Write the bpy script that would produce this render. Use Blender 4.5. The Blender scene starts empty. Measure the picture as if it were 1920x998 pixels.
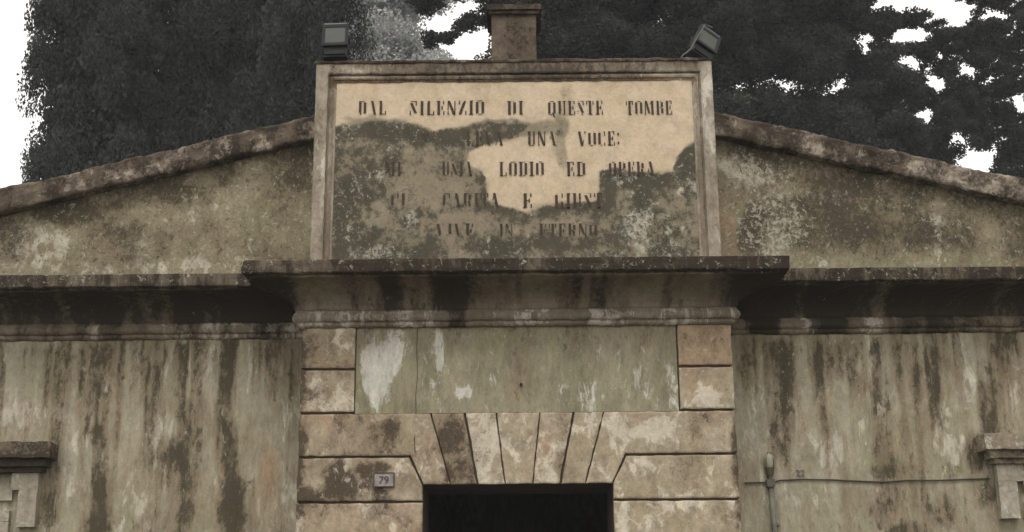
import bpy, bmesh, math, random
import numpy as np
from mathutils import Vector, Matrix

random.seed(7)
rng = np.random.default_rng(11)
sc = bpy.context.scene
COL = sc.collection
rad = math.radians

# ---------------------------------------------------------------- camera, world, sun, exposure
F_PX = 2510.0                       # focal length in photo pixels (photo is 1920 wide)
PITCH = math.atan(701 / F_PX)
ROLL = rad(0.5)
CAM = np.array([-0.03, -10.36, 1.6])
cd = bpy.data.cameras.new('camera'); cam = bpy.data.objects.new('camera', cd); COL.objects.link(cam)
cd.sensor_width = 36; cd.lens = F_PX / 1920 * 36; cd.clip_end = 2000; cd.clip_start = 0.1
cam.location = CAM
cam.rotation_euler = (Matrix.Rotation(math.pi / 2 + PITCH, 3, 'X') @ Matrix.Rotation(-ROLL, 3, 'Z')).to_euler()
sc.camera = cam

SUN_EL, SUN_AZ = rad(58), rad(188)   # azimuth clockwise from north (+Y)
w = bpy.data.worlds.new('World'); sc.world = w; w.use_nodes = True
nt = w.node_tree; nt.nodes.clear()
wo = nt.nodes.new('ShaderNodeOutputWorld'); bg = nt.nodes.new('ShaderNodeBackground')
sky = nt.nodes.new('ShaderNodeTexSky'); sky.sky_type = 'NISHITA'; sky.sun_disc = False
sky.sun_elevation = SUN_EL; sky.sun_rotation = SUN_AZ; sky.dust_density = 4.0; sky.air_density = 1.0
hs = nt.nodes.new('ShaderNodeHueSaturation'); hs.inputs['Saturation'].default_value = 0.12; hs.inputs['Value'].default_value = 1.0
mx = nt.nodes.new('ShaderNodeMix'); mx.data_type = 'RGBA'; mx.inputs[0].default_value = 0.6
mx.inputs[7].default_value = (14.1, 13.6, 12.9, 1)        # the even cloud deck
nt.links.new(sky.outputs[0], hs.inputs['Color']); nt.links.new(hs.outputs[0], mx.inputs[6])
nt.links.new(mx.outputs[2], bg.inputs[0]); bg.inputs[1].default_value = 0.12
nt.links.new(bg.outputs[0], wo.inputs[0])
sl = bpy.data.lights.new('sun', 'SUN'); sl.energy = 0.9; sl.angle = rad(20); sl.color = (1, .96, .9)
so = bpy.data.objects.new('sun', sl); COL.objects.link(so)
sd = Vector((math.sin(SUN_AZ) * math.cos(SUN_EL), math.cos(SUN_AZ) * math.cos(SUN_EL), math.sin(SUN_EL)))
so.rotation_euler = sd.to_track_quat('Z', 'Y').to_euler(); so.location = (0, -20, 30)
vs = sc.view_settings; vs.view_transform = 'Standard'; vs.look = 'None'; vs.gamma = 1; vs.exposure = 0.15; vs.use_curve_mapping = False

# ---------------------------------------------------------------- survey helpers
def ray(px, py):
    u = (px - 960) / F_PX; v = -(py - 499) / F_PX
    c, s = math.cos(ROLL), math.sin(ROLL)
    u, v = u * c + v * s, -u * s + v * c
    return u, math.cos(PITCH) - v * math.sin(PITCH), math.sin(PITCH) + v * math.cos(PITCH)
def at(px, py, Y):
    """a measured point of the photograph, as x and z on the upright plane at depth Y"""
    a, b, c = ray(px, py); t = (Y - CAM[1]) / b
    return CAM[0] + a * t, CAM[2] + c * t
def sm(a, b, x):
    t = np.clip((x - a) / (b - a), 0, 1); return t * t * (3 - 2 * t)
def _h(ix, iy, s):
    n = (ix.astype(np.int64) * 374761393 + iy.astype(np.int64) * 668265263 + s * 1442695041) & 0xffffffff
    n = ((n ^ (n >> 13)) * 1274126177) & 0xffffffff
    return ((n ^ (n >> 16)) & 0xffff) / 65535.0
def vn(x, y, s=0):
    x = np.asarray(x, float); y = np.asarray(y, float)
    ix, iy = np.floor(x), np.floor(y); fx, fy = x - ix, y - iy
    fx = fx * fx * (3 - 2 * fx); fy = fy * fy * (3 - 2 * fy)
    a, b, c, d = _h(ix, iy, s), _h(ix + 1, iy, s), _h(ix, iy + 1, s), _h(ix + 1, iy + 1, s)
    return (a * (1 - fx) + b * fx) * (1 - fy) + (c * (1 - fx) + d * fx) * fy
def fbm(x, y, s=0, o=4):
    t = 0; a = .5; n = 0
    for i in range(o):
        t = t + a * vn(x * 2 ** i, y * 2 ** i, s + 17 * i); n += a; a *= .55
    return t / n

class Plane:
    """stain shapes laid on an upright wall plane, measured in the photograph, kept in metres"""
    def __init__(s, Y): s.Y = Y
    def E(s, X, Z, px, py, rx, ry, amp, soft=.5, warp=.05, seed=0):
        cx, cz = at(px, py, s.Y); ax, az = at(px + rx, py, s.Y)[0] - cx, cz - at(px, py + ry, s.Y)[1]
        dx = (X - cx + warp * (fbm(X * 7, Z * 7, 3 + seed) - .5) * 2) / ax
        dz = (Z - cz + warp * (fbm(X * 7, Z * 7, 90 + seed) - .5) * 2) / az
        r = np.sqrt(dx * dx + dz * dz)
        return amp * (1 - sm(1 - soft, 1 + soft, r))
    def V(s, X, Z, px, y0, y1, wpx, amp, seed=0):
        cx, z0 = at(px, y0, s.Y); _, z1 = at(px, y1, s.Y); hw = (at(px + wpx, y0, s.Y)[0] - cx)
        cx1 = at(px, y1, s.Y)[0]
        t = np.clip((z0 - Z) / (z0 - z1), 0, 1); c = cx + (cx1 - cx) * t
        d = np.abs(X - c + .035 * (fbm(X * 0 + px, Z * 5, seed) - .5) * 2) / (hw * (.6 + .8 * fbm(X * 0 + px + 5, Z * 4, seed + 3)))
        e = sm(-.06, .04, z0 - Z) * sm(-.1, .12, Z - z1)
        return amp * (1 - sm(.5, 1.5, d)) * e
    def G(s, X, Z, pts, amp, soft=.03, warp=.03, seed=0):
        p = [at(a, b, s.Y) for a, b in pts]
        X = X + warp * (fbm(X * 9, Z * 9, 41 + seed) - .5) * 2; Z = Z + warp * (fbm(X * 9, Z * 9, 57 + seed) - .5) * 2
        d = np.full(X.shape, 1e9); ins = np.zeros(X.shape, bool)
        for (x0, z0), (x1, z1) in zip(p, p[1:] + p[:1]):
            ex, ez = x1 - x0, z1 - z0
            t = np.clip(((X - x0) * ex + (Z - z0) * ez) / (ex * ex + ez * ez + 1e-12), 0, 1)
            d = np.minimum(d, np.hypot(X - x0 - t * ex, Z - z0 - t * ez))
            k = ((z0 > Z) != (z1 > Z)) & (X < ex * (Z - z0) / (ez + 1e-12) + x0)
            ins ^= k
        return amp * sm(-soft, soft, np.where(ins, d, -d))

# ---------------------------------------------------------------- mesh helpers
def link(o, parent=None):
    COL.objects.link(o)
    if parent: o.parent = parent
    return o
def mesh(name, V, Fc, mat, parent=None, smooth=False):
    m = bpy.data.meshes.new(name); m.from_pydata([tuple(map(float, v)) for v in V], [], [tuple(map(int, f)) for f in Fc]); m.update()
    o = bpy.data.objects.new(name, m); link(o, parent)
    if mat: m.materials.append(mat)
    if smooth: m.polygons.foreach_set('use_smooth', [True] * len(m.polygons))
    return o
class MB:
    def __init__(s): s.v = []; s.f = []
    def add(s, V, Fc):
        n = len(s.v); s.v += [tuple(v) for v in V]; s.f += [tuple(i + n for i in f) for f in Fc]; return s
    def box(s, x0, x1, y0, y1, z0, z1, M=None):
        V = [(x, y, z) for z in (z0, z1) for y in (y0, y1) for x in (x0, x1)]
        if M is not None: V = [tuple(M @ Vector(v)) for v in V]
        return s.add(V, [(0, 2, 3, 1), (4, 5, 7, 6), (0, 1, 5, 4), (2, 6, 7, 3), (0, 4, 6, 2), (1, 3, 7, 5)])
    def grid(s, P):                      # P[i][j] array of 3-vectors
        P = np.asarray(P); a, b = P.shape[:2]
        idx = np.arange(a * b).reshape(a, b)
        q = np.stack([idx[:-1, :-1], idx[1:, :-1], idx[1:, 1:], idx[:-1, 1:]], -1).reshape(-1, 4)
        return s.add(P.reshape(-1, 3).tolist(), q.tolist())
    def tube(s, pts, r, n=10, cap=True):
        pts = [Vector(p) for p in pts]; rs = r if isinstance(r, (list, tuple)) else [r] * len(pts)
        up = Vector((0, 0, 1)); V = []; Fc = []
        for i, p in enumerate(pts):
            t = (pts[min(i + 1, len(pts) - 1)] - pts[max(i - 1, 0)]).normalized()
            a = t.cross(up if abs(t.z) < .95 else Vector((1, 0, 0))).normalized(); b = t.cross(a)
            for k in range(n):
                an = 2 * math.pi * k / n; V.append(p + (a * math.cos(an) + b * math.sin(an)) * rs[i])
        for i in range(len(pts) - 1):
            for k in range(n):
                Fc.append((i * n + k, i * n + (k + 1) % n, (i + 1) * n + (k + 1) % n, (i + 1) * n + k))
        if cap: Fc += [tuple(range(n))[::-1], tuple(range((len(pts) - 1) * n, len(pts) * n))]
        return s.add(V, Fc)
    def make(s, name, mat, parent=None, smooth=False): return mesh(name, s.v, s.f, mat, parent, smooth)
def empty(name, loc=(0, 0, 0)):
    o = bpy.data.objects.new(name, None); o.location = loc; o.empty_display_size = .3; return link(o)
def tag(o, label=None, cat=None, group=None, kind=None):
    for k, v in (('label', label), ('category', cat), ('group', group), ('kind', kind)):
        if v: o[k] = v
    return o
def normals_out(o):
    bm = bmesh.new(); bm.from_mesh(o.data); bmesh.ops.recalc_face_normals(bm, faces=bm.faces); bm.to_mesh(o.data); bm.free()

# ---------------------------------------------------------------- materials
def N(nt, t, **k):
    n = nt.nodes.new(t)
    for a, b in k.items(): setattr(n, a, b)
    return n
def mathn(nt, op, a, b=None, c=None, clamp=False):
    n = N(nt, 'ShaderNodeMath', operation=op); n.use_clamp = clamp
    for i, v in enumerate((a, b, c)):
        if v is None: continue
        if isinstance(v, (int, float)): n.inputs[i].default_value = v
        else: nt.links.new(v, n.inputs[i])
    return n.outputs[0]
def smooth_n(nt, v, a, b):
    n = N(nt, 'ShaderNodeMapRange', interpolation_type='SMOOTHSTEP')
    nt.links.new(v, n.inputs[0]); n.inputs[1].default_value = a; n.inputs[2].default_value = b
    return n.outputs[0]
def mixc(nt, fac, a, b, mode='MIX'):
    n = N(nt, 'ShaderNodeMix', data_type='RGBA', blend_type=mode)
    for i, v in ((0, fac), (6, a), (7, b)):
        if isinstance(v, (int, float)): n.inputs[i].default_value = v
        elif isinstance(v, tuple): n.inputs[i].default_value = (*v, 1)
        else: nt.links.new(v, n.inputs[i])
    return n.outputs[2]
def noise(nt, vec, scale, detail=5, rough=.6, dist=0):
    n = N(nt, 'ShaderNodeTexNoise'); n.inputs['Scale'].default_value = scale; n.inputs['Detail'].default_value = detail
    n.inputs['Roughness'].default_value = rough; n.inputs['Distortion'].default_value = dist
    nt.links.new(vec, n.inputs['Vector']); return n.outputs[0]
def plaster(name, ca, cb, warm, pale, dark, green, zs=.35, bump=.6, dirt_amt=.6, mott_amt=.4):
    """lime plaster; the painted vertex fields say where mould, peeling, warm wash, algae, lichen and some painted shade sit"""
    m = bpy.data.materials.new(name); m.use_nodes = True; t = m.node_tree; t.nodes.clear()
    out = N(t, 'ShaderNodeOutputMaterial'); bs = N(t, 'ShaderNodeBsdfPrincipled'); t.links.new(bs.outputs[0], out.inputs[0])
    geo = N(t, 'ShaderNodeNewGeometry'); mp = N(t, 'ShaderNodeMapping'); mp.inputs['Scale'].default_value = (1, 1, zs)
    t.links.new(geo.outputs['Position'], mp.inputs[0]); V = mp.outputs[0]; W = geo.outputs['Position']
    a1 = N(t, 'ShaderNodeAttribute', attribute_name='stain_shade'); a2 = N(t, 'ShaderNodeAttribute', attribute_name='growth')
    s1 = N(t, 'ShaderNodeSeparateColor'); s2 = N(t, 'ShaderNodeSeparateColor')
    t.links.new(a1.outputs['Color'], s1.inputs[0]); t.links.new(a2.outputs['Color'], s2.inputs[0])
    nL = noise(t, V, 3.2, 5, .6, .4); nM = noise(t, V, 13, 7, .68, .3); nF = noise(t, V, 46, 5, .7); nI = noise(t, W, 24, 8, .72, .6); nG = noise(t, W, 140, 3, .7)
    nP = noise(t, V, 9, 6, .7, .8)
    rM, rI = nM, nI
    stv = lambda q, g=2.0: mathn(t, 'ADD', mathn(t, 'MULTIPLY', mathn(t, 'SUBTRACT', q, .5), g), .5)
    nM = stv(nM, 1.9); nI2s = stv(nI, 2.2); nF2 = stv(nF, 1.8)
    nD = stv(noise(t, V, 5.5, 8, .72, .6), 2.0)
    col = mixc(t, smooth_n(t, nL, .38, .62), ca, cb)
    def layer(col, bias, nz, gain, lo, hi, c, amt=1.0):
        k = mathn(t, 'ADD', bias, mathn(t, 'MULTIPLY', mathn(t, 'SUBTRACT', nz, .5), gain))
        k = smooth_n(t, k, lo, hi)
        if amt != 1.0: k = mathn(t, 'MULTIPLY', k, amt)
        return mixc(t, k, col, c)
    col = layer(col, s1.outputs[2], nL, 1.2, .35, .75, warm)
    col = layer(col, s2.outputs[0], nM, .7, .35, .85, green, .8)
    col = layer(col, s1.outputs[1], nP, 2.4, .44, .70, pale)
    dirt = mixc(t, .5, dark, warm)
    col = layer(col, s1.outputs[0], nD, .75, .08, .62, dirt, dirt_amt)
    # tonal mottling of old limewash
    mott = mathn(t, 'ADD', mathn(t, 'MULTIPLY', nM, .8), mathn(t, 'ADD', mathn(t, 'MULTIPLY', nF2, .4), mathn(t, 'MULTIPLY', nI2s, .3)))
    mr = N(t, 'ShaderNodeMapRange'); t.links.new(mott, mr.inputs[0]); mr.inputs[1].default_value = .25; mr.inputs[2].default_value = 1.25; mr.inputs[3].default_value = 1 - mott_amt * 1.15; mr.inputs[4].default_value = 1 + mott_amt
    col = mixc(t, 1.0, col, mr.outputs[0], 'MULTIPLY')
    nC = stv(noise(t, V, 24, 9, .78, .5), 2.6)
    darkm = mathn(t, 'ADD', mathn(t, 'MULTIPLY', nM, .38), mathn(t, 'ADD', mathn(t, 'MULTIPLY', nI2s, .22), mathn(t, 'MULTIPLY', nC, .40)))
    col = layer(col, s1.outputs[0], darkm, 1.9, .34, .92, dark, .9)
    # ragged lime patches left in and beside the mould
    nW = stv(noise(t, V, 17, 8, .75, .9), 2.4)
    kw = mathn(t, 'MULTIPLY', smooth_n(t, mathn(t, 'ADD', nW, mathn(t, 'MULTIPLY', s1.outputs[1], .45)), .82, 1.10), .68)
    col = mixc(t, kw, col, pale)
    # lichen and mould specks
    sp = mathn(t, 'ADD', mathn(t, 'MULTIPLY', nI, 1.0), mathn(t, 'MULTIPLY', s2.outputs[1], .30))
    col = mixc(t, mathn(t, 'MULTIPLY', smooth_n(t, sp, .72, .82), .7), col, (.44, .42, .34))
    nI2 = noise(t, W, 31, 8, .72, .5)
    sk = mathn(t, 'ADD', nI2, mathn(t, 'MULTIPLY', s2.outputs[2], .30))
    col = mixc(t, mathn(t, 'MULTIPLY', smooth_n(t, sk, .69, .80), .85), col, dark)
    grain = N(t, 'ShaderNodeMapRange'); t.links.new(nG, grain.inputs[0]); grain.inputs[1].default_value = .25; grain.inputs[2].default_value = .75; grain.inputs[3].default_value = .86; grain.inputs[4].default_value = 1.14
    pit = smooth_n(t, noise(t, W, 62, 6, .75, .4), .60, .70)
    col = mixc(t, mathn(t, 'MULTIPLY', pit, .5), col, dirt)
    col = mixc(t, 1.0, col, grain.outputs[0], 'MULTIPLY')
    t.links.new(col, bs.inputs['Base Color']); bs.inputs['Roughness'].default_value = .92
    try: bs.inputs['Specular IOR Level'].default_value = .2
    except Exception: pass
    h = mathn(t, 'ADD', mathn(t, 'MULTIPLY', nI, .7), mathn(t, 'ADD', mathn(t, 'MULTIPLY', nF, .5), mathn(t, 'MULTIPLY', nL, 1.6)))
    b = N(t, 'ShaderNodeBump'); b.inputs['Strength'].default_value = bump; b.inputs['Distance'].default_value = .012
    t.links.new(h, b.inputs['Height']); t.links.new(b.outputs[0], bs.inputs['Normal'])
    return m
def plain(name, c, rough=.7, metal=0, var=.25, scale=12, bump=.1):
    m = bpy.data.materials.new(name); m.use_nodes = True; t = m.node_tree; bs = t.nodes['Principled BSDF']
    geo = N(t, 'ShaderNodeNewGeometry'); n = noise(t, geo.outputs['Position'], scale, 6, .65)
    r = N(t, 'ShaderNodeMapRange'); t.links.new(n, r.inputs[0]); r.inputs[1].default_value = .3; r.inputs[2].default_value = .7
    r.inputs[3].default_value = 1 - var; r.inputs[4].default_value = 1 + var
    t.links.new(mixc(t, 1.0, c, r.outputs[0], 'MULTIPLY'), bs.inputs['Base Color'])
    bs.inputs['Roughness'].default_value = rough; bs.inputs['Metallic'].default_value = metal
    b = N(t, 'ShaderNodeBump'); b.inputs['Strength'].default_value = bump; b.inputs['Distance'].default_value = .01
    t.links.new(n, b.inputs['Height']); t.links.new(b.outputs[0], bs.inputs['Normal'])
    return m
M_WALL = plaster('wall_plaster', (.290, .260, .178), (.350, .316, .236), (.36, .25, .155), (.50, .46, .37), (.052, .044, .027), (.215, .225, .125))
M_GABLE = plaster('gable_plaster', (.225, .20, .125), (.285, .25, .17), (.29, .215, .14), (.46, .42, .33), (.050, .041, .026), (.165, .19, .10), zs=.8)
M_BAY = plaster('infill_plaster', (.25, .23, .15), (.30, .265, .185), (.36, .27, .18), (.56, .54, .47), (.06, .05, .036), (.25, .25, .14))
M_BLOCK = plaster('block_plaster', (.335, .275, .185), (.39, .325, .235), (.37, .265, .175), (.56, .49, .39), (.058, .043, .028), (.30, .27, .16), zs=.75)
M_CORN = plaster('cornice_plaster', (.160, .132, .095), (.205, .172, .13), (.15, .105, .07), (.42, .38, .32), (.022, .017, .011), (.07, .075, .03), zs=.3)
M_COPE = plaster('coping_plaster', (.13, .105, .075), (.17, .14, .105), (.16, .105, .075), (.36, .31, .25), (.028, .021, .015), (.10, .12, .06), zs=.9)
M_TAB = plaster('tablet_plaster', (.54, .43, .295), (.58, .465, .335), (.30, .25, .175), (.46, .44, .35), (.060, .053, .037), (.150, .150, .098), zs=.9, bump=.35, dirt_amt=.45, mott_amt=.22)
M_FRAME = plaster('frame_plaster', (.29, .25, .19), (.36, .31, .245), (.19, .125, .07), (.52, .47, .40), (.055, .042, .03), (.22, .21, .13), zs=.5)
M_HOOD = plaster('hood_plaster', (.22, .18, .12), (.26, .22, .16), (.3, .22, .15), (.5, .46, .38), (.03, .023, .016), (.12, .12, .06), zs=1)
M_TRIM = plaster('window_trim_plaster', (.32, .28, .22), (.37, .33, .26), (.42, .34, .25), (.58, .54, .46), (.06, .05, .035), (.3, .29, .18), zs=1)
M_LETTER = plain('letter_paint', (.045, .028, .018), .85, var=.5, scale=60)
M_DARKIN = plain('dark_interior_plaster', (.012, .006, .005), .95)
M_ROOF = plain('roof_tile', (.16, .085, .055), .9, var=.5, scale=8)
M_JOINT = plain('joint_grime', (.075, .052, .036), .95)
M_BLACKMETAL = plain('black_metal', (.010, .010, .011), .8, 0)
M_GREYMETAL = plain('grey_metal', (.12, .12, .12), .5, .5)
M_CABLE = plain('cable_rubber', (.045, .04, .03), .8)
M_CONDUIT = plain('conduit_plastic', (.14, .13, .105), .8, var=.4)
M_PLAQUE = plain('plaque_enamel', (.25, .22, .20), .7, var=.45, scale=30)
M_INK = plain('number_paint', (.075, .06, .065), .7, var=.4, scale=80)
M_GLASS = plain('lamp_glass', (.05, .056, .045), .55, var=.15)
M_WINGLASS = plain('window_glass', (.03, .035, .035), .08)
M_WOOD = plain('window_wood', (.10, .07, .045), .7)

# ---------------------------------------------------------------- stain fields, some shade painted in
def put(o, st, gr):
    m = o.data; n = len(m.vertices)
    for nm, arr in (('stain_shade', st), ('growth', gr)):
        a = m.color_attributes.new(nm, 'FLOAT_COLOR', 'POINT'); d = np.ones((n, 4), np.float32); d[:, :3] = np.stack(arr, -1)
        a.data.foreach_set('color', d.ravel())
def co(o):
    n = len(o.data.vertices); a = np.empty(n * 3, np.float32); o.data.vertices.foreach_get('co', a); a = a.reshape(-1, 3).astype(float)
    return a[:, 0], a[:, 1], a[:, 2]

def f_wall(X, Z):
    p = Plane(0.0); E, V = p.E, p.V
    st = fbm(X * 9, Z * .7, 5, 4)                       # runs of rain
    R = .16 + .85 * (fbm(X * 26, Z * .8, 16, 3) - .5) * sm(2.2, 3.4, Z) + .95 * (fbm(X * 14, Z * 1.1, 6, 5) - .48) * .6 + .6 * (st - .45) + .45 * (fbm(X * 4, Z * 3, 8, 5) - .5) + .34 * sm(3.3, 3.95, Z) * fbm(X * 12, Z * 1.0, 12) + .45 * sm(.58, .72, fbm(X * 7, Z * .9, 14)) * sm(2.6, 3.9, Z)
    for q in [(190, 645, 1000, 15, .42), (180, 800, 1010, 13, .28), (345, 640, 1005, 13, .46), (320, 820, 1005, 10, .25), (432, 790, 1000, 14, .34),
              (455, 900, 1005, 24, .40), (100, 650, 740, 12, .2), (150, 655, 770, 14, .18), (500, 640, 760, 12, .2), (545, 640, 760, 14, .3), (395, 640, 700, 10, .2),
              (1405, 630, 720, 16, .32), (1458, 640, 860, 15, .44), (1536, 640, 800, 11, .42), (1550, 770, 870, 11, .26), (1600, 640, 740, 9, .24), (1642, 640, 790, 9, .30), (1645, 800, 880, 9, .3),  # first run paints the shade beside the bay's right edge
              (1720, 690, 740, 9, .22), (1750, 660, 800, 11, .36), (1845, 720, 860, 14, .36), (1690, 640, 700, 8, .15), (1575, 650, 720, 9, .2), (1478, 760, 880, 9, .16),
              (90, 700, 800, 10, .1), (265, 640, 700, 8, .14)]:
        R = R + V(X, Z, q[0], q[1], q[2], q[3] * .95, q[4] * .80, seed=int(q[0])) + V(X, Z, q[0] + 4, q[1], q[2] + 30, q[3] * 2.2, q[4] * .26, seed=int(q[0]) + 1)
    for q in [(175, 990, 26, 22, .3), (335, 860, 18, 26, .22), (440, 965, 30, 40, .3), (1650, 935, 34, 34, .26), (1640, 960, 26, 20, .2), (1765, 960, 22, 28, .34), (1660, 885, 46, 12, .34), (1785, 885, 20, 12, .36),
              (1848, 925, 18, 24, .42), (1832, 850, 20, 36, .5), (1640, 990, 40, 16, .2), (1700, 995, 30, 14, .24), (100, 950, 40, 28, .16), (1420, 990, 20, 20, .1), (70, 660, 40, 10, .16)]:  # blot by the right hood: stain, with soft shade painted in
        R = R + E(X, Z, *q)
    G = .26 + .75 * (fbm(X * 7, Z * 1.6, 31) - .5)
    for q in [(35, 785, 60, 22, .46), (170, 675, 22, 26, .2), (165, 830, 14, 26, .3), (255, 960, 10, 22, .3), (1560, 850, 30, 40, .22), (1800, 850, 36, 40, .2), (1500, 930, 60, 24, .2), (1478, 780, 8, 20, .3), (1900, 700, 30, 40, .26),
              (410, 900, 10, 20, .3), (300, 810, 8, 14, .3), (1830, 930, 20, 20, .25)]:
        G = G + E(X, Z, *q)
    B = .08 + .3 * (fbm(X * 2.2, Z * 1.2, 51) - .5) + .12 * sm(3.3, 2.4, Z)
    for q in [(265, 890, 50, 90, .5), (390, 940, 40, 60, .45), (510, 800, 40, 120, .5), (500, 930, 40, 80, .3), (1515, 820, 16, 60, .5), (1705, 840, 40, 60, .6), (1720, 960, 60, 30, .4), (150, 900, 26, 60, .2), (1610, 700, 30, 40, .25), (1790, 720, 20, 60, .2)]:
        B = B + .7 * E(X, Z, *q)
    gr = .2 + .5 * (fbm(X * 3, Z * 1.2, 61) - .4)
    for q in [(80, 700, 90, 50, .3), (100, 960, 60, 60, .2), (1660, 870, 36, 14, .7), (1790, 880, 16, 10, .7), (470, 700, 40, 60, .2), (1400, 700, 20, 90, .3), (1560, 690, 90, 60, .15), (1420, 800, 20, 90, .1)]:
        gr = gr + E(X, Z, *q)
    spw = .2 + .3 * fbm(X * 3, Z * 3, 66); spd = .12 + .4 * (R - .1)
    return (R, G, B), (gr, spw, np.clip(spd, 0, .7))
def f_gable(X, Z):
    p = Plane(0.0); E, V, G_ = p.E, p.V, p.G
    line = 5.57 - .247 * (np.abs(X) - 1.66)
    R = .36 + 1.1 * (fbm(X * 4.2, Z * 4.2, 15, 5) - .5) + .26 * sm(.30, .0, line - Z) + .10 * sm(1.5, 2.0, X)
    for q in [(120, 400, 60, 22, .45), (280, 365, 90, 24, .20), (350, 370, 50, 26, .24), (470, 340, 60, 16, .16), (560, 320, 24, 60, .16), (200, 430, 80, 16, .12),
              (1440, 390, 36, 30, .42), (1410, 440, 26, 40, .34), (1500, 420, 50, 50, .28), (1600, 380, 60, 40, .24), (1600, 440, 50, 30, .22), (1720, 400, 30, 60, .24), (1690, 450, 60, 30, .2), (1850, 450, 60, 40, .1), (1560, 340, 60, 14, .2)]:
        R = R + E(X, Z, *q)
    R = R - .25 * sm(4.62, 4.45, Z)
    G = .22 + .75 * (fbm(X * 5, Z * 5, 25) - .5)
    for q in [(60, 460, 60, 34, .34), (110, 470, 20, 40, .2), (1395, 310, 40, 34, .55), (1450, 320, 50, 20, .4), (1430, 350, 60, 20, .2), (1560, 370, 40, 16, .3), (1758, 440, 9, 40, .5), (1765, 410, 14, 12, .4), (1455, 440, 16, 50, .24), (200, 500, 200, 10, .25), (400, 490, 100, 14, .15), (600, 440, 14, 60, .4), (590, 310, 8, 60, .4), (490, 420, 20, 20, .1)]:
        G = G + E(X, Z, *q)
    B = .05 + .25 * (fbm(X * 2, Z * 2, 35) - .5)
    for q in [(1362, 420, 20, 90, .6), (200, 440, 90, 50, .3), (1800, 470, 90, 20, .3), (1700, 300, 90, 20, .2)]:
        B = B + E(X, Z, *q)
    gr = .12 + .5 * (fbm(X * 2.5, Z * 2.5, 45) - .45)
    for q in [(500, 430, 70, 40, .2), (480, 330, 80, 40, .15), (1400, 490, 60, 16, .5), (1720, 350, 100, 30, .3), (1600, 490, 90, 16, .2)]:
        gr = gr + E(X, Z, *q)
    spw = .42 + .3 * E(X, Z, 1450, 420, 60, 70, 1) + .2 * fbm(X * 3, Z * 3, 71)
    return (R, G, B), (gr, spw, np.full(X.shape, .45))
def f_bay(X, Z):
    p = Plane(-.35); E, V = p.E, p.V
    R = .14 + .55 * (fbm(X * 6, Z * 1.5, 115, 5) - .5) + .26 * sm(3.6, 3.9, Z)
    for q in [(978, 700, 26, 90, .12), (735, 760, 30, 16, .1), (1210, 640, 8, 20, .1)]: R = R + E(X, Z, *q)
    G = .20 + .6 * (fbm(X * 6, Z * 2, 125) - .5)
    for q in [(700, 660, 20, 50, .46), (745, 650, 26, 44, .36), (700, 735, 26, 34, .5), (716, 690, 34, 40, .3), (826, 660, 8, 34, .4), (870, 740, 18, 12, .35), (1110, 735, 60, 20, .26), (1200, 740, 30, 24, .2), (1255, 700, 10, 50, .26), (925, 680, 8, 30, .2), (1195, 690, 8, 30, .22), (1050, 720, 20, 20, .15)]: G = G + E(X, Z, *q)
    B = .08 + .3 * (fbm(X * 2, Z * 2, 135) - .5)
    for q in [(975, 720, 50, 70, .3), (1220, 650, 24, 30, .4), (900, 650, 30, 20, .2)]: B = B + E(X, Z, *q)
    gr = .30 + .5 * (fbm(X * 2.5, Z * 2, 145) - .5)
    for q in [(930, 640, 60, 24, .4), (1020, 640, 80, 20, .3), (700, 765, 60, 16, .3), (1190, 730, 60, 30, .2)]: gr = gr + E(X, Z, *q)
    return (R, G, B), (gr, .25 + .2 * fbm(X * 3, Z * 3, 7), .12 + 0 * X)
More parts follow.
